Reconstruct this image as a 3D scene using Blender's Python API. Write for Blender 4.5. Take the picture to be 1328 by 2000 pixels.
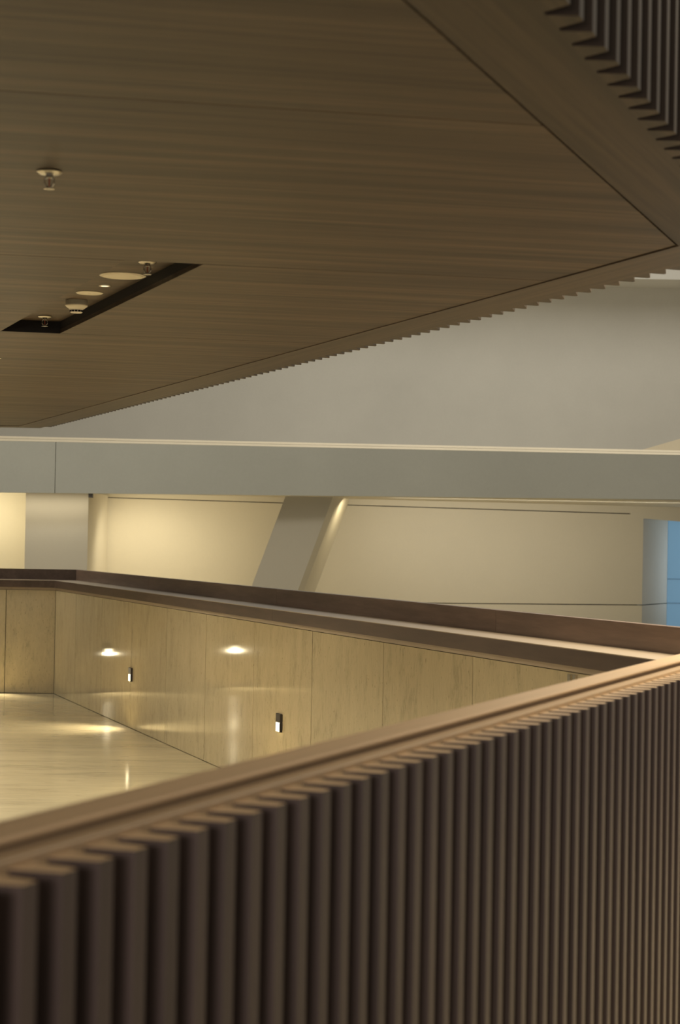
import bpy, bmesh, math, random
from mathutils import Vector, Matrix
random.seed(4)
C = bpy.context.scene.collection
scene = bpy.context.scene
for o in list(bpy.data.objects): bpy.data.objects.remove(o)

# ------------------------------------------------------------------ camera
EYE = 1.65
cam = bpy.data.objects.new('camera', bpy.data.cameras.new('camera'))
C.objects.link(cam); scene.camera = cam
cam.data.sensor_fit = 'VERTICAL'; cam.data.sensor_height = 36; cam.data.sensor_width = 24
cam.data.lens = 3700/2000*36
cam.location = (0, 0, EYE)
cam.rotation_euler = (Matrix.Rotation(math.pi/2 + math.atan(64/3700), 3, 'X') @ Matrix.Rotation(.018, 3, 'Z')).to_euler()
cam.data.dof.use_dof = True; cam.data.dof.focus_distance = 11.5; cam.data.dof.aperture_fstop = 5.2
cam.data.clip_start = .05

# ------------------------------------------------------------------ world, exposure, large lights
world = bpy.data.worlds.new('world'); scene.world = world; world.use_nodes = True
bg = world.node_tree.nodes['Background']
bg.inputs[0].default_value = (1.0, .92, .78, 1); bg.inputs[1].default_value = .25
scene.view_settings.view_transform = 'Standard'; scene.view_settings.look = 'None'
scene.view_settings.exposure = 0; scene.view_settings.gamma = 1
scene.view_settings.use_curve_mapping = False

def area(name, loc, target, sx, sy, power, col, spread=180):
    l = bpy.data.lights.new(name, 'AREA'); l.shape = 'RECTANGLE'; l.size = sx; l.size_y = sy
    l.energy = power; l.color = col; l.spread = math.radians(spread)
    o = bpy.data.objects.new(name, l); C.objects.link(o); o.location = loc
    o.rotation_euler = (Vector(target)-Vector(loc)).to_track_quat('-Z', 'Y').to_euler()
    return o
def spot(name, loc, target, power, col, angle, blend=.6, rad=.04):
    l = bpy.data.lights.new(name, 'SPOT'); l.energy = power; l.color = col
    l.spot_size = math.radians(angle); l.spot_blend = blend; l.shadow_soft_size = rad
    o = bpy.data.objects.new(name, l); C.objects.link(o); o.location = loc
    o.rotation_euler = (Vector(target)-Vector(loc)).to_track_quat('-Z', 'Y').to_euler()
    return o
# rooflight over the atrium
area('rooflight_far', (3.5, 27, 9), (3.5, 27, 0), 12, 8, 470, (1, .965, .88))
area('rooflight_near', (3.6, 7.5, 5.5), (2.6, 7.0, 0), 2.5, 4, 330, (1, .87, .64), 110)
area('behind_camera_fill', (-1.3, -2.6, 1.9), (0.1, 4, 1.0), 1.4, 1.0, 15, (1, .86, .78), 75)  # added unseen fill behind the camera, lightens the near sides of the battens
area('atrium_fill', (-5.5, 19.6, 5.6), (-3.0, 27, 1.6), 3, 1, 120, (1, .96, .84))  # added unseen soft fill for the fascia, pillar and column fronts
# warm cove lighting in the corridor behind the fascia
area('cove_left', (-5.3, 27.2, 2.27), (-5.3, 28.5, .4), 1.5, .12, 15, (1, .87, .58))
spot('cove_spot', (-2.75, 27.35, 2.25), (-2.95, 28.6, .75), 54, (1, .86, .58), 125, .9, .12)
area('cove_mid', (-1.9, 27.4, 2.27), (-2.1, 28.8, .4), 1.2, .12, 12, (1, .87, .60))
area('cove_column', (0.35, 27.5, 2.27), (0.2, 28, .8), .5, .12, 6, (1, .84, .52))
area('cove_right', (3.0, 28.2, 2.29), (3.0, 30.3, .5), 4.4, .12, 27, (1, .92, .76))
area('window_daylight', (6.2, 32.35, 1.3), (4.9, 31.2, 1.2), .6, 1.6, 9, (.74, .88, 1))
area('passage_lamp', (-4.2, 26.62, 2.26), (-4.2, 27.2, 0), 1.6, .1, 3.6, (1, .88, .64))

# ------------------------------------------------------------------ materials
def mat(name, col, rough=.5, spec=.5, metal=0):
    m = bpy.data.materials.new(name); m.use_nodes = True
    b = m.node_tree.nodes['Principled BSDF']
    b.inputs['Base Color'].default_value = (*col, 1); b.inputs['Roughness'].default_value = rough
    b.inputs['Specular IOR Level'].default_value = spec; b.inputs['Metallic'].default_value = metal
    return m
def N(m, t, **kw):
    n = m.node_tree.nodes.new(t)
    for k, v in kw.items(): setattr(n, k, v)
    return n
def ramp(m, fac, stops):
    r = N(m, 'ShaderNodeValToRGB'); e = r.color_ramp.elements
    while len(e) < len(stops): e.new(.5)
    for el, (p, c) in zip(e, stops): el.position = p; el.color = (*c, 1)
    m.node_tree.links.new(fac, r.inputs[0]); return r.outputs[0]
def noise(m, vec, scale, detail=4, rough=.55, dist=0):
    n = N(m, 'ShaderNodeTexNoise'); n.inputs['Scale'].default_value = scale
    n.inputs['Detail'].default_value = detail; n.inputs['Roughness'].default_value = rough
    n.inputs['Distortion'].default_value = dist
    m.node_tree.links.new(vec, n.inputs['Vector']); return n.outputs['Fac']
def mapped(m, rotz, scale, rnd=False):
    g = N(m, 'ShaderNodeNewGeometry')
    v = N(m, 'ShaderNodeVectorRotate'); v.rotation_type = 'Z_AXIS'; v.inputs['Angle'].default_value = -rotz
    m.node_tree.links.new(g.outputs['Position'], v.inputs['Vector'])
    s = N(m, 'ShaderNodeVectorMath', operation='MULTIPLY'); s.inputs[1].default_value = scale
    m.node_tree.links.new(v.outputs[0], s.inputs[0])
    if not rnd: return s.outputs[0]
    oi = N(m, 'ShaderNodeObjectInfo')
    k = N(m, 'ShaderNodeMath', operation='MULTIPLY'); k.inputs[1].default_value = 40
    m.node_tree.links.new(oi.outputs['Random'], k.inputs[0])
    a = N(m, 'ShaderNodeVectorMath', operation='ADD')
    m.node_tree.links.new(s.outputs[0], a.inputs[0]); m.node_tree.links.new(k.outputs[0], a.inputs[1])
    return a.outputs[0]
def mixf(m, a, b, f):
    x = N(m, 'ShaderNodeMix', data_type='FLOAT'); x.inputs[0].default_value = f
    m.node_tree.links.new(a, x.inputs[2]); m.node_tree.links.new(b, x.inputs[3]); return x.outputs[0]
def wood(name, dark, mid, light, rotz, stretch, rough=.4, spec=.4, bump=.05, tint=True):
    m = mat(name, mid, rough, spec); L = m.node_tree.links; b = m.node_tree.nodes['Principled BSDF']
    v = mapped(m, rotz, stretch, tint)
    f1 = noise(m, v, 1, 6, .62, .3)
    v2 = mapped(m, rotz, tuple(4*s for s in stretch), tint)
    f2 = noise(m, v2, 1, 3, .6)
    f = mixf(m, f1, f2, .35)
    L.new(ramp(m, f, [(.30, dark), (.5, mid), (.70, light)]), b.inputs['Base Color'])
    bp = N(m, 'ShaderNodeBump'); bp.inputs['Strength'].default_value = bump; bp.inputs['Distance'].default_value = .01
    L.new(f, bp.inputs['Height']); L.new(bp.outputs[0], b.inputs['Normal'])
    return m
def sc(c, k): return tuple(x*k for x in c)
ANG_E = math.atan2(.2, .98)
ANG_FAR = math.atan2(.937, -.35)
ANG_NEAR = math.atan2(.9331, .3597)
ws = (.094, .066, .0425)
M_soffit = wood('soffit_veneer', sc(ws, .28), ws, sc(ws, 2.0), ANG_E, (.35, 9, 9), .45, .2)
M_border = wood('border_veneer', sc(ws, .5), sc(ws, .95), sc(ws, 1.5), ANG_FAR, (.35, 14, 14), .45, .33)
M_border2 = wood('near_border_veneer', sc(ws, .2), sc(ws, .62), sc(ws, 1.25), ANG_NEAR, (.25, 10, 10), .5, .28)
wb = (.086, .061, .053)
M_batten_shade = wood('batten_wood_shaded', sc(wb, .78), wb, sc(wb, 1.3), 0, (14, 14, .5), .5, .35)  # handrail timber, with the shade on the batten sides put into its colour
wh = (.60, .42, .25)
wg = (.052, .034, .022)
M_guard_shade = wood('guard_batten_shaded', sc(wg, .8), wg, sc(wg, 1.25), 0, (14, 14, .5), .5, .3)  # same timber as the battens, colour darkened to put the upper guard in shade
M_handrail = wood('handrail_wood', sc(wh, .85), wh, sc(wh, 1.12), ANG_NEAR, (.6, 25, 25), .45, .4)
wd = (.215, .145, .108)
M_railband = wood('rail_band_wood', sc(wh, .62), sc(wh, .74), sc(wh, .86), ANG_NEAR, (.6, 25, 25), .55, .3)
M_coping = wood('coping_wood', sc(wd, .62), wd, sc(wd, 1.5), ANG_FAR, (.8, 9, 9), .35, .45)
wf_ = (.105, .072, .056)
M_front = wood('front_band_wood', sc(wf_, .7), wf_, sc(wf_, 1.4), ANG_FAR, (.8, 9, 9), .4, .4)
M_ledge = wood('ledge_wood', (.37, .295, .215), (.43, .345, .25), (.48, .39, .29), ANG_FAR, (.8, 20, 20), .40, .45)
M_bounce_cut = wood('bounce_cut_dark', (.035, .024, .018), (.05, .034, .026), (.07, .048, .036), ANG_NEAR, (.6, 8, 8), .5, .3)
M_black = mat('black_paint', (.012, .011, .012), .6, .2)
M_gap = mat('dark_backing', (.03, .022, .018), .8, .1)

def plaster(name, col, var=.06, rough=.75):
    m = mat(name, col, rough, .2); L = m.node_tree.links; b = m.node_tree.nodes['Principled BSDF']
    v = mapped(m, 0, (1, 1, 1))
    f = mixf(m, noise(m, v, .7, 4, .6), noise(m, v, 30, 3, .6), .3)
    L.new(ramp(m, f, [(.3, sc(col, 1-var)), (.7, sc(col, 1+var))]), b.inputs['Base Color'])
    return m
M_grey = plaster('grey_plaster', (.60, .575, .51))
M_fascia = plaster('fascia_paint', (.545, .545, .485))
M_copel = plaster('pale_coping', (.78, .68, .50))
M_warm = plaster('corridor_plaster', (.74, .69, .57), .03)
M_column = plaster('column_plaster', (.72, .67, .56), .03)

def stone(name, rotz, stretch, base, rough, bump, tint=True, k=1):
    m = mat(name, base, rough, .5); L = m.node_tree.links; b = m.node_tree.nodes['Principled BSDF']
    v = mapped(m, rotz, stretch, tint)
    f1 = noise(m, v, 1, 8, .65, .5)
    v2 = mapped(m, rotz, tuple(6*s for s in stretch), tint)
    f2 = noise(m, v2, 1, 5, .65, .4)
    col = ramp(m, mixf(m, f1, f2, .4), [(.30, sc(base, 1-.26*k)), (.46, sc(base, 1-.03*k)), (.60, sc(base, 1+.04*k)), (.8, sc(base, 1+.15*k))])
    pits = ramp(m, noise(m, v2, 2.2, 3, .5), [(.26, (.45, .42, .38)), (.34, (1, 1, 1))])
    mx = N(m, 'ShaderNodeMix', data_type='RGBA', blend_type='MULTIPLY'); mx.inputs[0].default_value = 1
    L.new(col, mx.inputs[6]); L.new(pits, mx.inputs[7]); L.new(mx.outputs[2], b.inputs['Base Color'])
    vb = mapped(m, 0, (1, 1, 1)); fb = noise(m, vb, 1.1, 2, .5)
    bp = N(m, 'ShaderNodeBump'); bp.inputs['Strength'].default_value = bump; bp.inputs['Distance'].default_value = .02
    L.new(fb, bp.inputs['Height']); L.new(bp.outputs[0], b.inputs['Normal'])
    return m
st = (.62, .53, .345)
M_stone = stone('travertine_wall', 0, (8, 8, 2.6), st, .05, .02, True, 1.35)
M_floor = stone('travertine_floor', .05, (.55, 3.2, 1), (.60, .52, .345), .10, .12, False, 2)

def emit(name, col, s):
    m = mat(name, col, .4); b = m.node_tree.nodes['Principled BSDF']
    b.inputs['Emission Color'].default_value = (*col, 1); b.inputs['Emission Strength'].default_value = s
    return m
M_lamp = emit('lamp_glow', (1, .86, .56), 3.0)
M_down = emit('downlight_glow', (1, .88, .60), 1.6)
M_white = mat('white_plastic', (.90, .82, .66), .45)
M_chrome = mat('chrome', (.62, .58, .50), .22, .5, 1)
M_bulb = mat('red_bulb', (.35, .10, .06), .1)
M_dark = mat('dark_bronze', (.035, .028, .026), .4)
M_blueglass = emit('daylight_pane', (.13, .24, .34), .72)
M_blueframe = mat('window_frame_blue', (.10, .16, .24), .5)

# ------------------------------------------------------------------ mesh helpers
def obj(name, bm, m, parent=None, origin=None, kind=None):
    bmesh.ops.recalc_face_normals(bm, faces=bm.faces)
    if origin is None:
        n = len(bm.verts); origin = sum((v.co for v in bm.verts), Vector())/n
    origin = Vector(origin)
    for v in bm.verts: v.co -= origin
    me = bpy.data.meshes.new(name); bm.to_mesh(me); bm.free()
    for mm in (m if isinstance(m, (list, tuple)) else [m]): me.materials.append(mm)
    o = bpy.data.objects.new(name, me); C.objects.link(o)
    if parent:
        o.parent = parent; origin = origin - wloc(parent)
    o.location = origin
    if kind: o['kind'] = kind
    return o
def wloc(o):
    p = Vector(o.location)
    while o.parent: o = o.parent; p += Vector(o.location)
    return p
def thing(name, label, cat, loc, group=None):
    o = bpy.data.objects.new(name, None); C.objects.link(o); o.location = loc
    o.empty_display_size = .1
    o['label'] = label; o['category'] = cat
    if group: o['group'] = group
    return o
def prism(poly, z0, z1, bm=None):
    bm = bm or bmesh.new()
    a = [bm.verts.new((p[0], p[1], z0)) for p in poly]; b = [bm.verts.new((p[0], p[1], z1)) for p in poly]
    n = len(poly); bm.faces.new(a); bm.faces.new(b)
    for i in range(n): bm.faces.new((a[i], a[(i+1) % n], b[(i+1) % n], b[i]))
    return bm
def hexa(b4, t4, bm=None):
    bm = bm or bmesh.new()
    a = [bm.verts.new(p) for p in b4]; b = [bm.verts.new(p) for p in t4]
    bm.faces.new(a); bm.faces.new(b)
    for i in range(4): bm.faces.new((a[i], a[(i+1) % 4], b[(i+1) % 4], b[i]))
    return bm
def bevel(bm, w, seg=2):
    bmesh.ops.bevel(bm, geom=bm.edges[:], offset=w, segments=seg, affect='EDGES', profile=.5)
    return bm
def strip(p, u, n, s0, s1, o0, o1, z0, z1, bm=None):
    """board along line p + s*u, from offset o0 to o1 along n"""
    f = lambda s, o: (p[0]+u[0]*s+n[0]*o, p[1]+u[1]*s+n[1]*o)
    return prism([f(s0, o0), f(s1, o0), f(s1, o1), f(s0, o1)], z0, z1, bm)
def lathe(prof, seg=24, c=(0, 0, 0), bm=None):
    bm = bm or bmesh.new(); rings = []
    for r, z in prof:
        if r < 1e-6: rings.append([bm.verts.new((c[0], c[1], c[2]+z))])
        else: rings.append([bm.verts.new((c[0]+r*math.cos(2*math.pi*k/seg), c[1]+r*math.sin(2*math.pi*k/seg), c[2]+z)) for k in range(seg)])
    for A, B in zip(rings, rings[1:]):
        for k in range(seg):
            a0, a1 = A[k % len(A)], A[(k+1) % len(A)]; b0, b1 = B[k % len(B)], B[(k+1) % len(B)]
            vs = []
            for q in (a0, a1, b1, b0):
                if q not in vs: vs.append(q)
            if len(vs) > 2: bm.faces.new(vs)
    return bm
def tube(pts, r, seg=8, bm=None):
    bm = bm or bmesh.new(); rings = []; pts = [Vector(p) for p in pts]
    for i, p in enumerate(pts):
        t = (pts[min(i+1, len(pts)-1)] - pts[max(i-1, 0)]).normalized()
        a = t.cross(Vector((0, 1, .01))).normalized(); b = t.cross(a)
        rings.append([bm.verts.new(p + r*(a*math.cos(2*math.pi*k/seg)+b*math.sin(2*math.pi*k/seg))) for k in range(seg)])
    for A, B in zip(rings, rings[1:]):
        for k in range(seg): bm.faces.new((A[k], A[(k+1) % seg], B[(k+1) % seg], B[k]))
    bm.faces.new(rings[0]); bm.faces.new(rings[-1])
    return bm
def clip(poly, n, c, keep_less):
    """Sutherland-Hodgman against n.p = c"""
    out = []
    s = -1 if keep_less else 1
    d = [s*(n[0]*p[0]+n[1]*p[1]-c) for p in poly]
    for i in range(len(poly)):
        p, q = poly[i], poly[(i+1) % len(poly)]; a, b = d[i], d[(i+1) % len(poly)]
        if a >= 0: out.append(p)
        if (a > 0 and b < 0) or (a < 0 and b > 0):
            t = a/(a-b); out.append((p[0]+(q[0]-p[0])*t, p[1]+(q[1]-p[1])*t))
    return out
def add2(p, u, s, n=(0, 0), o=0): return (p[0]+u[0]*s+n[0]*o, p[1]+u[1]*s+n[1]*o)
def isect(p, u, q, v):
    den = u[0]*v[1]-u[1]*v[0]; t = ((q[0]-p[0])*v[1]-(q[1]-p[1])*v[0])/den
    return (p[0]+u[0]*t, p[1]+u[1]*t)

# ------------------------------------------------------------------ floor
obj('floor', prism([(-14, -3), (9, -3), (9, 34), (-14, 34)], -.15, 0), M_floor, kind='structure')

fl = bpy.data.objects['floor']
obj('bounce_cut_sheet', prism([(-1.42, -3), (9, -3), (9, 6.9), (2.35, 6.9)], 0, .004), M_bounce_cut, fl)  # unseen dark sheet, added to cut floor bounce onto the battens

# ------------------------------------------------------------------ tall grey wall beyond the atrium
wu = obj('wall_upper', prism([(-14, 34), (12, 34), (12, 34.3), (-14, 34.3)], 0, 9.5), M_grey, kind='structure')
obj('header_beam', prism([(-14, 32.9), (12, 32.9), (12, 34), (-14, 34)], 6.37, 7.4), M_grey, wu)
# sloped wall rising from behind the fascia at the right
def slope_wall():
    bm = bmesh.new()
    pts = [(4.40, 3.06), (4.40, 2.5), (9.0, 2.5), (9.0, 4.55), (4.50, 3.155)]
    a = [bm.verts.new((x, 29.0, z)) for x, z in pts]; b = [bm.verts.new((x+.0, 31.0, z)) for x, z in pts]
    bm.faces.new(a); bm.faces.new(b)
    for i in range(5): bm.faces.new((a[i], a[(i+1) % 5], b[(i+1) % 5], b[i]))
    return bm
obj('wall_sloped', slope_wall(), M_copel, kind='structure')

# ------------------------------------------------------------------ fascia band across the atrium
wm = obj('wall_middle', hexa([(-12, 25.6, 2.36), (9, 27.04, 2.47), (9, 27.2, 2.47), (-12, 27.2, 2.36)],
                             [(-12, 25.6, 3.0), (9, 27.04, 3.0), (9, 27.2, 3.0), (-12, 27.2, 3.0)]), M_gap, kind='structure')
def fx(X): return 26.0 + (X+4.8)*.07
def zt(X): return 2.993 + (X+4.8)*.0005
def zb(X): return 2.283 + (X+4.8)*.0094
for x0, x1 in ((-11, -3.932), (-3.924, 9)):
    obj('fascia_panel', hexa([(x0, fx(x0), zb(x0)), (x1, fx(x1), zb(x1)), (x1, fx(x1)+.1, zb(x1)), (x0, fx(x0)+.1, zb(x0))],
        [(x0, fx(x0), zt(x0)), (x1, fx(x1), zt(x1)), (x1, fx(x1)+.1, zt(x1)), (x0, fx(x0)+.1, zt(x0))]), M_fascia, wm)
x0, x1 = -11, 9   # chamfered pale coping in two steps
for a, b, za, zc in ((.0, .045, .002, .036), (.055, .10, .040, .072)):
    obj('fascia_coping', hexa([(x0, fx(x0)+a, zt(x0)+za), (x1, fx(x1)+a, zt(x1)+za), (x1, fx(x1)+.3, zt(x1)+za), (x0, fx(x0)+.3, zt(x0)+za)],
        [(x0, fx(x0)+b, zt(x0)+zc), (x1, fx(x1)+b, zt(x1)+zc), (x1, fx(x1)+.3, zt(x1)+zc), (x0, fx(x0)+.3, zt(x0)+zc)]), M_copel, wm)
obj('deck', prism([(-12, 26.4), (9, 27.3), (9, 34), (-12, 34)], 2.37, 2.50), M_warm, wm)

# ------------------------------------------------------------------ corridor wall behind
P0 = (-3.5, 28.5); WD = (8.3, 2.5); wl = math.hypot(*WD); wu_ = (WD[0]/wl, WD[1]/wl); wn = (-wu_[1], wu_[0])
wbk = obj('wall_back', strip(P0, wu_, wn, -8, 8.78, .04, .3, 0, 2.37), M_gap, kind='structure')
def wpanel(name, s0, s1, zfa, zfb, zta, ztb, m=M_warm, o0=0):
    f = lambda s, o: add2(P0, wu_, s, wn, o)
    A, B, D, E_ = f(s0, o0), f(s1, o0), f(s1, .05), f(s0, .05)
    return obj(name, hexa([(*A, zfa), (*B, zfb), (*D, zfb), (*E_, zfa)], [(*A, zta), (*B, ztb), (*D, ztb), (*E_, zta)]), m, wbk)
G = .018
S1 = 8.62
wpanel('wall_panel', -8, 0, 0, 0, 2.37, 2.37)
wpanel('wall_panel', 0, S1, .76, .76, 2.292, 2.235)
wpanel('wall_panel', 0, S1+.05, 0, 0, .745, .745)
wpanel('wall_header', 0, S1, 2.304, 2.250, 2.37, 2.37)
wpanel('wall_header', S1, 8.85, .76, .76, 2.37, 2.37)
wpanel('wall_header', S1+.05, 8.85, 0, 0, .745, .745)
wpanel('wall_header', 8.85, 11, 2.17, 2.06, 2.37, 2.37)
# splayed reveal and blue window at the right end
J0 = add2(P0, wu_, 8.85); J1 = (J0[0]+.62, J0[1]+1.25)
win = obj('window_1', prism([J1, (J1[0]+2.2, J1[1]+.25), (J1[0]+2.2, J1[1]+.4), (J1[0], J1[1]+.4)], 0, .1), M_blueframe, kind='structure')
for z0, z1 in ((.1, .755), (.76, 1.165), (1.17, 2.3)):
    obj('window_pane', prism([(J1[0]+.01, J1[1]), (J1[0]+2.2, J1[1]+.25), (J1[0]+2.2, J1[1]+.3), (J1[0]+.01, J1[1]+.05)], z0, z1), M_blueglass, win)
for z in (.7575, 1.1675):
    obj('glazing_bar', prism([(J1[0]+.01, J1[1]-.01), (J1[0]+2.2, J1[1]+.24), (J1[0]+2.2, J1[1]+.3), (J1[0]+.01, J1[1]+.05)], z-.004, z+.004), M_blueframe, win)
for z0, z1 in ((0, .745), (.76, 2.165)):
    obj('reveal', prism([J0, J1, (J1[0]-.1, J1[1]+.1), (J0[0]-.06, J0[1]+.1)], z0, z1), M_grey, wbk)

# white pillar and slanted column in front of the corridor wall
pil = thing('pillar', 'plain square plastered pillar standing at left below the grey fascia', 'column', (-3.9, 26.8, 0))
obj('shaft', prism([(-4.464, 26.9), (-3.575, 26.9), (-3.487, 28.42), (-4.464, 28.42)], 0, 2.33), M_column, pil)
obj('corner_bracket', prism([(-3.575, 26.89), (-3.515, 26.89), (-3.515, 26.96), (-3.575, 26.96)], 2.255, 2.315), M_dark, pil)
col = thing('slanted_column', 'leaning grey slab column with pale lit right side, behind the parapet', 'column', (-1.2, 27.2, 0))
ZT, ZB = 2.33, 0
def lean(x, z): return x + (z-2.30)*.355
def colquad(z): 
    return [(lean(-.79, z), 26.95, z), (lean(-.115, z), 26.95, z), (lean(-.03, z), 27.1, z), (lean(.13, z), 28.2, z), (lean(-.70, z), 28.2, z)]
def colmesh():
    bm = bmesh.new(); a = [bm.verts.new(p) for p in colquad(ZB)]; b = [bm.verts.new(p) for p in colquad(ZT)]
    bm.faces.new(a); bm.faces.new(b)
    for i in range(5): bm.faces.new((a[i], a[(i+1) % 5], b[(i+1) % 5], b[i]))
    return bm
obj('shaft', colmesh(), M_column, col)

# ------------------------------------------------------------------ stone parapet walls
PC = (-3.029, 20.317); PD = (.322, -.947); PN = (.947, .322)       # PN points outwards (to the atrium)
ZW = 1.135
S_END = 13.6
wf = obj('wall_far', strip(PC, PD, PN, -.05, S_END, .03, .22, 0, ZW), M_gap, kind='structure')
joints = [0, 1.15, 2.45, 3.75, 5.055, 6.316, 7.615, 8.919, 10.212, 11.5, 12.8, S_END]
for a, b in zip(joints, joints[1:]):
    obj('stone_panel', strip(PC, PD, PN, a+.004, b-.004, 0, .028, .004, ZW-.03), M_stone, wf)
obj('shadow_trim', strip(PC, PD, PN, 0, S_END, -.004, .03, ZW-.026, ZW), M_ledge, wf)
wlft = obj('wall_left', prism([(-13, 20.35), (PC[0]+.06, 20.35), (PC[0]+.15, 20.54), (-13, 20.54)], 0, ZW), M_gap, kind='structure')
lx = [-13, -11.3, -10, -8.7, -7.4, -6.1, -4.8, -3.56, PC[0]]
for a, b in zip(lx, lx[1:]):
    obj('stone_panel', prism([(a+.004, 20.317), (b-.003, 20.317), (b-.003, 20.345), (a+.004, 20.345)], .004, ZW-.03), M_stone, wlft)
obj('shadow_trim', prism([(-13, 20.313), (PC[0], 20.313), (PC[0], 20.347), (-13, 20.347)], ZW-.026, ZW), M_ledge, wlft)

# wooden coping: front band, ledge, back board
cop = thing('parapet_coping', 'stepped dark brown timber coping with a pale ledge on top of the stone parapet', 'coping', (PC[0], PC[1], ZW))
ZL = 1.213; ZTOP = 1.328; LD = .25
def mitre(o): return isect(add2(PC, PD, 0, PN, o), PD, (0, 20.317+o), (1, 0))
def longboard(name, o0, o1, z0, z1, cuts, m):
    for a, b in zip(cuts, cuts[1:]):
        p0 = mitre(o0) if a is None else add2(PC, PD, a+.002, PN, o0)
        p1 = mitre(o1) if a is None else add2(PC, PD, a+.002, PN, o1)
        obj(name, prism([p0, add2(PC, PD, b, PN, o0), add2(PC, PD, b, PN, o1), p1], z0, z1), m, cop)
def leftboard(name, o0, o1, z0, z1, m):
    p0, p1 = mitre(o0), mitre(o1)
    obj(name, prism([(-13, 20.317+o0), p0, p1, (-13, 20.317+o1)], z0, z1), m, cop)
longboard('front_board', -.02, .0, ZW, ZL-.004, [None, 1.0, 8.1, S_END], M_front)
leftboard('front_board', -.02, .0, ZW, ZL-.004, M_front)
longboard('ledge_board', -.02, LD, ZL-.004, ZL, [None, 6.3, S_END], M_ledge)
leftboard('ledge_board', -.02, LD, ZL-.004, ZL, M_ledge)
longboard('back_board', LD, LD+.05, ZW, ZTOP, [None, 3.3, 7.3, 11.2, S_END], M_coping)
leftboard('back_board', LD, LD+.05, ZW, ZTOP, M_front)  # same timber as the long back board, its shade put into the colour

# wall lights: dark plate above a glowing lens
def wall_light(pos, u, n, label, lit=True):
    """u runs along the wall, n out of it"""
    t = thing('wall_light', label, 'wall light', (pos[0], pos[1], pos[2]-.06), 'low wall lights on the stone parapet')
    f = lambda s, o: (pos[0]+u[0]*s+n[0]*o, pos[1]+u[1]*s+n[1]*o)
    W = .05
    z0, z1, zm = pos[2]-.06, pos[2]+.06, pos[2]+.002
    obj('housing', bevel(prism([f(-W, 0), f(W, 0), f(W, .018), f(-W, .018)], zm, z1), .003, 1), M_dark, t)
    obj('side_plate', prism([f(W-.006, 0), f(W, 0), f(W, .02), f(W-.006, .02)], z0, zm), M_dark, t)
    obj('back_plate', prism([f(-W, 0), f(W-.006, 0), f(W-.006, .004), f(-W, .004)], z0, zm), M_dark, t)
    obj('lens', prism([f(-W, .004), f(W-.007, .004), f(W-.007, .016), f(-W, .016)], z0+.002, zm-.001), M_lamp, t)
    c = f(-.004, .0175); tg = f(0, 1.0)
    area('wall_light_beam', (c[0], c[1], pos[2]-.03), (tg[0], tg[1], pos[2]-.45), .08, .05, .08, (1, .82, .48))
    c = f(-.004, .022)
    tg = f(0, .75)
    spot('wall_light_wash', (c[0], c[1], pos[2]-.055), (tg[0], tg[1], -.1), 60, (1, .85, .56), 108, .8, .01)
    return t
iN = (-PN[0], -PN[1])
for s, lab in ((8.265, 'wall light with dark upper half on the stone wall, nearer and larger one'),
               (3.77, 'wall light with dark upper half on the stone wall, farther one near the corner')):
    p = add2(PC, PD, s); wall_light((p[0], p[1], .472), PD, iN, lab)
for x, lab in ((-3.68, 'wall light on the left stone wall just outside the frame'),
               (-5.35, 'wall light on the left stone wall well outside the frame')):
    wall_light((x, 20.317, .472), (1, 0), (0, -1), lab)

# two small pale bars, added for a pale double mark on the stone
bar_pair = thing('pale_bar_pair', 'pair of small pale bars high on the stone wall beside the near handrail', 'pale_bars', (*add2(PC, PD, 12.6), 1.02))
for ds in (0, .05):
    obj('bar', strip(PC, PD, PN, 12.6+ds, 12.63+ds, -.012, 0, 1.02, 1.098), M_chrome, bar_pair)

# ------------------------------------------------------------------ soffit (timber ceiling)
ZC = EYE+1.06
RC = (1.146, 6.55); FD = (-.35, .937); FN = (.937, .35)            # far edge (groove line), outward normal
ND = (.3395, .9406); NN = (.9406, -.3395)                          # near edge, outward normal
LC = (-2.96, 17.74)
near0 = add2(RC, ND, -8.5)
poly = [near0, RC, LC, (-11, 17.62), (-11, near0[1])]
top = obj('ceiling', prism([add2(p, (0, 0), 0) for p in poly], ZC+.075, ZC+.35), M_gap, kind='structure')
E_ = (.98, .2); EF = (-.2, .98)
cuts = [-10, 1.87, 4.54, 7.17, 9.82, 12.58, 15.25, 30]
R0 = (-.544, 7.225); RL = (-.343, .939)
RW = .30
nR = (RL[1], -RL[0])
cR = nR[0]*R0[0]+nR[1]*R0[1]
R0l = (R0[0]-E_[0]*RW, R0[1]-E_[1]*RW); cL = nR[0]*R0l[0]+nR[1]*R0l[1]
g = .003
for i, (a, b) in enumerate(zip(cuts, cuts[1:])):
    q = clip(clip(poly, EF, a+g, False), EF, b-g, True)
    if len(q) < 3: continue
    if i == 3:
        for keep, cc in ((False, cR), (True, cL)):
            qq = clip(q, nR, cc, keep); obj('ceiling_panel', prism(qq, ZC, ZC+.02), M_soffit, top)
        rec = clip(clip(q, nR, cR, True), nR, cL, False)
        obj('recess_panel', prism(rec, ZC+.062, ZC+.072), M_soffit, top)
        for k in range(len(rec)):
            p, r = Vector(rec[k]), Vector(rec[(k+1) % len(rec)]); d = (r-p).normalized(); nn = Vector((d.y, -d.x))
            cen = sum((Vector(v) for v in rec), Vector((0, 0)))/len(rec)
            if nn.dot(cen-p) > 0: nn = -nn
            obj('recess_side', prism([p, r, r+nn*.002, p+nn*.002], ZC+.001, ZC+.075), M_black, top)
    else:
        obj('ceiling_panel', prism(q, ZC, ZC+.02), M_soffit, top)
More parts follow.
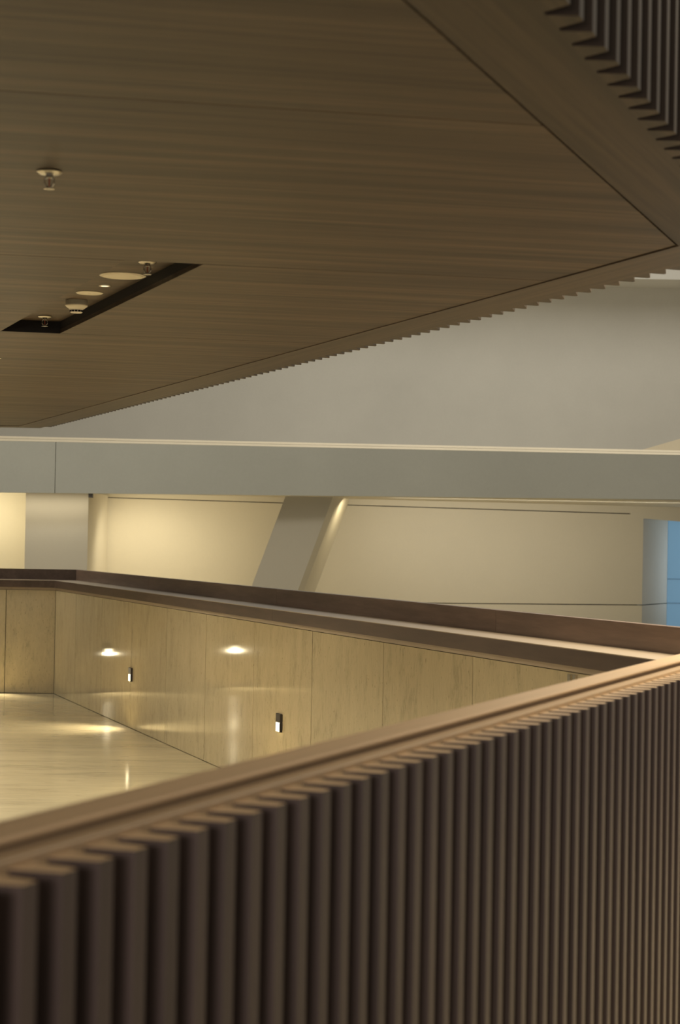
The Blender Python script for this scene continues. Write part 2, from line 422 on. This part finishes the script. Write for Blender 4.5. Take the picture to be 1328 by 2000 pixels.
# borders beyond the shadow groove
BG, BW = .012, .245
def corner(o): return isect(add2(RC, FN, o), FD, add2(RC, NN, o), ND)
flen = math.hypot(LC[0]-RC[0], LC[1]-RC[1])
def lcorner(o): return isect(add2(RC, FN, o), FD, (0, LC[1]+.02+o), (1, .01))
obj('border_board', prism([corner(BG), corner(BW), lcorner(BW), lcorner(BG)], ZC-.004, ZC+.05), M_border, top)
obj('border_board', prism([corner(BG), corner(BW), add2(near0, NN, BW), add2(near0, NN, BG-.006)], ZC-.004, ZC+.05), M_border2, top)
obj('border_board', prism([lcorner(BG), lcorner(BW), (-11, LC[1]+BW-.07), (-11, LC[1]+BG-.07)], ZC-.004, ZC+.05), M_border, top)
obj('upper_guard_board', prism([corner(BW-.04), corner(BW), lcorner(BW), lcorner(BW-.04)], ZC+.05, ZC+1.5), M_guard_shade, top)
obj('upper_guard_board', prism([corner(BW-.04), corner(BW), add2(near0, NN, BW), add2(near0, NN, BW-.04)], ZC+.05, ZC+1.5), M_guard_shade, top)

def batten_mesh(name, p, u, n, w, d, z0, z1):
    bm = prism([(0, 0), (u[0]*w, u[1]*w), (u[0]*w+n[0]*d, u[1]*w+n[1]*d), (n[0]*d, n[1]*d)], z0, z1)
    bmesh.ops.recalc_face_normals(bm, faces=bm.faces)
    me = bpy.data.meshes.new(name); bm.to_mesh(me); bm.free(); return me
def row(parent, name, me, start, u, count, pitch, z=0):
    base = wloc(parent)
    for k in range(count):
        o = bpy.data.objects.new(name, me); C.objects.link(o); o.parent = parent
        o.location = (start[0]+u[0]*pitch*k-base.x, start[1]+u[1]*pitch*k-base.y, z-base.z)
cF = corner(BW)
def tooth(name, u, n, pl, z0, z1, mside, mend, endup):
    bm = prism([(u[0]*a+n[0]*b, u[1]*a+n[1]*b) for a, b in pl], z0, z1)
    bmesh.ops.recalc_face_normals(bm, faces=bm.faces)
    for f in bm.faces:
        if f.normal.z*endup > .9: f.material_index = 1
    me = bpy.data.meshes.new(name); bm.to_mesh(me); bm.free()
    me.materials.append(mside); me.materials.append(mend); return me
me = tooth('batten', FD, FN, [(0, 0), (.117, 0), (.117, .062), (.100, .062)], ZC-.004, ZC+1.5, M_border, M_border, -1)
row(top, 'batten', me, add2(cF, FD, -.02), FD, int((flen+.1)/.12), .12)
me = tooth('batten', ND, NN, [(-.025, 0), (.075, 0), (.036, .062), (0, .062)], ZC-.004, ZC+1.5, M_guard_shade, M_border2, -1)  # sides carry shade in their colour, lit bottom ends are lighter
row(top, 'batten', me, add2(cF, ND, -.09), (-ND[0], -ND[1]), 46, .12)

# ------------------------------------------------------------------ fittings on the soffit
def sprinkler(x, y, z, label, yaw=0):
    t = thing('sprinkler', label, 'sprinkler', (x, y, z), 'ceiling sprinklers')
    c = (x, y, z)
    obj('escutcheon', lathe([(0, -.001), (.036, -.001), (.037, -.004), (.030, -.009), (.014, -.011), (0, -.011)], 28, c), M_chrome, t)
    obj('body', lathe([(0, -.010), (.011, -.010), (.011, -.018), (.008, -.020), (0, -.020)], 16, c), M_chrome, t)
    for s in (-1, 1):
        pts = [(x+s*math.cos(yaw)*r, y+s*math.sin(yaw)*r, z+h) for r, h in ((.009, -.017), (.0135, -.026), (.013, -.036), (.007, -.045), (.002, -.048))]
        obj('frame_arm', tube(pts, .0024, 8), M_chrome, t)
    obj('bulb', lathe([(0, -.020), (.0025, -.022), (.0025, -.043), (0, -.046)], 10, c), M_bulb, t)
    obj('deflector', lathe([(0, -.047), (.004, -.047), (.004, -.0495), (.0165, -.0505), (.0165, -.0525), (0, -.0525)], 24, c), M_chrome, t)
    return t
ZR = ZC+.062
sprinkler(-.853, 5.432, ZC, 'chrome sprinkler head hanging alone from the plain timber ceiling', .1)
sprinkler(-.790, 7.58, ZR, 'chrome sprinkler head at the near end of the dark ceiling slot', .1)
sprinkler(-1.50, 9.50, ZR, 'chrome sprinkler head at the far end of the dark ceiling slot', .1)
sp = thing('ceiling_speaker', 'large round cream ceiling speaker, biggest disc in the ceiling slot', 'speaker', (-.935, 7.98, ZR))
obj('rim', lathe([(0, 0), (.098, 0), (.098, -.004), (.090, -.007), (.086, -.005), (0, -.005)], 40, (-.935, 7.98, ZR)), M_white, sp)
obj('grille', lathe([(0, -.0055), (.084, -.0055), (.083, -.0075), (0, -.009)], 40, (-.935, 7.98, ZR)), M_white, sp)
dl = thing('downlight', 'small glowing round downlight between the two cream discs in the slot', 'downlight', (-1.052, 8.31, ZR), 'small ceiling downlights')
def downlight(t, x, y, z, p=0):
    if p: spot('downlight_beam', (x, y, z-.008), (x, y, 0), p, (1, .88, .66), 130, .8, .018)
    obj('trim_ring', lathe([(.020, -.001), (.026, -.001), (.026, -.004), (.019, -.005), (.018, -.001)], 24, (x, y, z)), M_white, t)
    obj('lens', lathe([(0, -.001), (.019, -.001), (.019, -.003), (0, -.0035)], 24, (x, y, z)), M_down, t)
downlight(dl, -1.052, 8.31, ZR, 130)
d2 = thing('downlight', 'small glowing downlight at the left edge of the photo, below the slot', 'downlight', (-2.03, 11.1, ZC), 'small ceiling downlights')
downlight(d2, -2.03, 11.1, ZC, 220)
for x, y in ((-2.95, 13.7), (-4.7, 15.6), (-4.6, 11.0), (-7.2, 15.5), (-7.2, 11.0), (-3.0, 7.4)):
    d3 = thing('downlight', 'glowing ceiling downlight outside the frame over the stone floor', 'downlight', (x, y, ZC), 'downlights out of frame')
    downlight(d3, x, y, ZC, 270)
dc = thing('cover_plate', 'smaller flat round cream cover plate between downlight and smoke detector', 'cover plate', (-1.152, 8.56, ZR))
obj('plate', lathe([(0, 0), (.061, 0), (.062, -.003), (.056, -.006), (0, -.0065)], 36, (-1.152, 8.56, ZR)), M_white, dc)
obj('screw_cap', lathe([(0, -.0062), (.006, -.0062), (.005, -.008), (0, -.008)], 12, (-1.152, 8.56, ZR)), M_white, dc)
sx, sy = -1.252, 8.86
sd = thing('smoke_detector', 'white stepped round smoke detector with dark vents in the ceiling slot', 'smoke detector', (sx, sy, ZR))
obj('base', lathe([(0, 0), (.051, 0), (.052, -.020), (.0525, -.022), (0, -.022)], 36, (sx, sy, ZR)), mat('detector_grey', (.50, .48, .42), .5), sd)
obj('body', lathe([(0, -.022), (.0525, -.022), (.052, -.026), (.043, -.034), (.033, -.041), (.029, -.046), (0, -.046)], 36, (sx, sy, ZR)), M_white, sd)
for k in range(12):
    a = 2*math.pi*k/12+.1; w = .006
    ca, sa = math.cos(a), math.sin(a)
    f = lambda r, q: (sx+ca*r-sa*q, sy+sa*r+ca*q)
    obj('vent', prism([f(.0285, -w), f(.0285, w), f(.0308, w), f(.0308, -w)], ZR-.0545, ZR-.0465), M_black, sd)
obj('cap', lathe([(0, -.046), (.029, -.046), (.0285, -.055), (.026, -.058), (0, -.058)], 36, (sx, sy, ZR)), M_white, sd)

# ------------------------------------------------------------------ near balustrade
A = (-.425, 2.416); U = (.3597, .9331); NV = (.9331, -.3597)
bal = thing('balustrade', 'long timber balustrade in the foreground with vertical dark battens and a tan handrail', 'balustrade', (A[0], A[1], 0))
T0, T1 = -3.2, 5.0
obj('handrail', bevel(strip(A, U, NV, T0, T1, -.005, .075, 1.282, 1.29), .003, 2), M_handrail, bal)
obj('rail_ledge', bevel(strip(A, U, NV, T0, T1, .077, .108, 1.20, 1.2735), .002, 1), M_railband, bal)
obj('core_panel', strip(A, U, NV, T0, T1, .03, .100, 0, 1.20), M_batten_shade, bal)
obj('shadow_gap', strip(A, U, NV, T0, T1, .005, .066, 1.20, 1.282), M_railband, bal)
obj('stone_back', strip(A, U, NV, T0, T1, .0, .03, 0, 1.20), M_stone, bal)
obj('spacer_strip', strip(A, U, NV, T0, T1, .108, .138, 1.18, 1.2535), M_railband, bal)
me = tooth('batten', U, NV, [(-.009, .100), (.052, .100), (.034, .176), (0, .176)], 0, 1.262, M_batten_shade, M_handrail, 1)  # one timber: lit tops coloured tan, shaded sides coloured dark
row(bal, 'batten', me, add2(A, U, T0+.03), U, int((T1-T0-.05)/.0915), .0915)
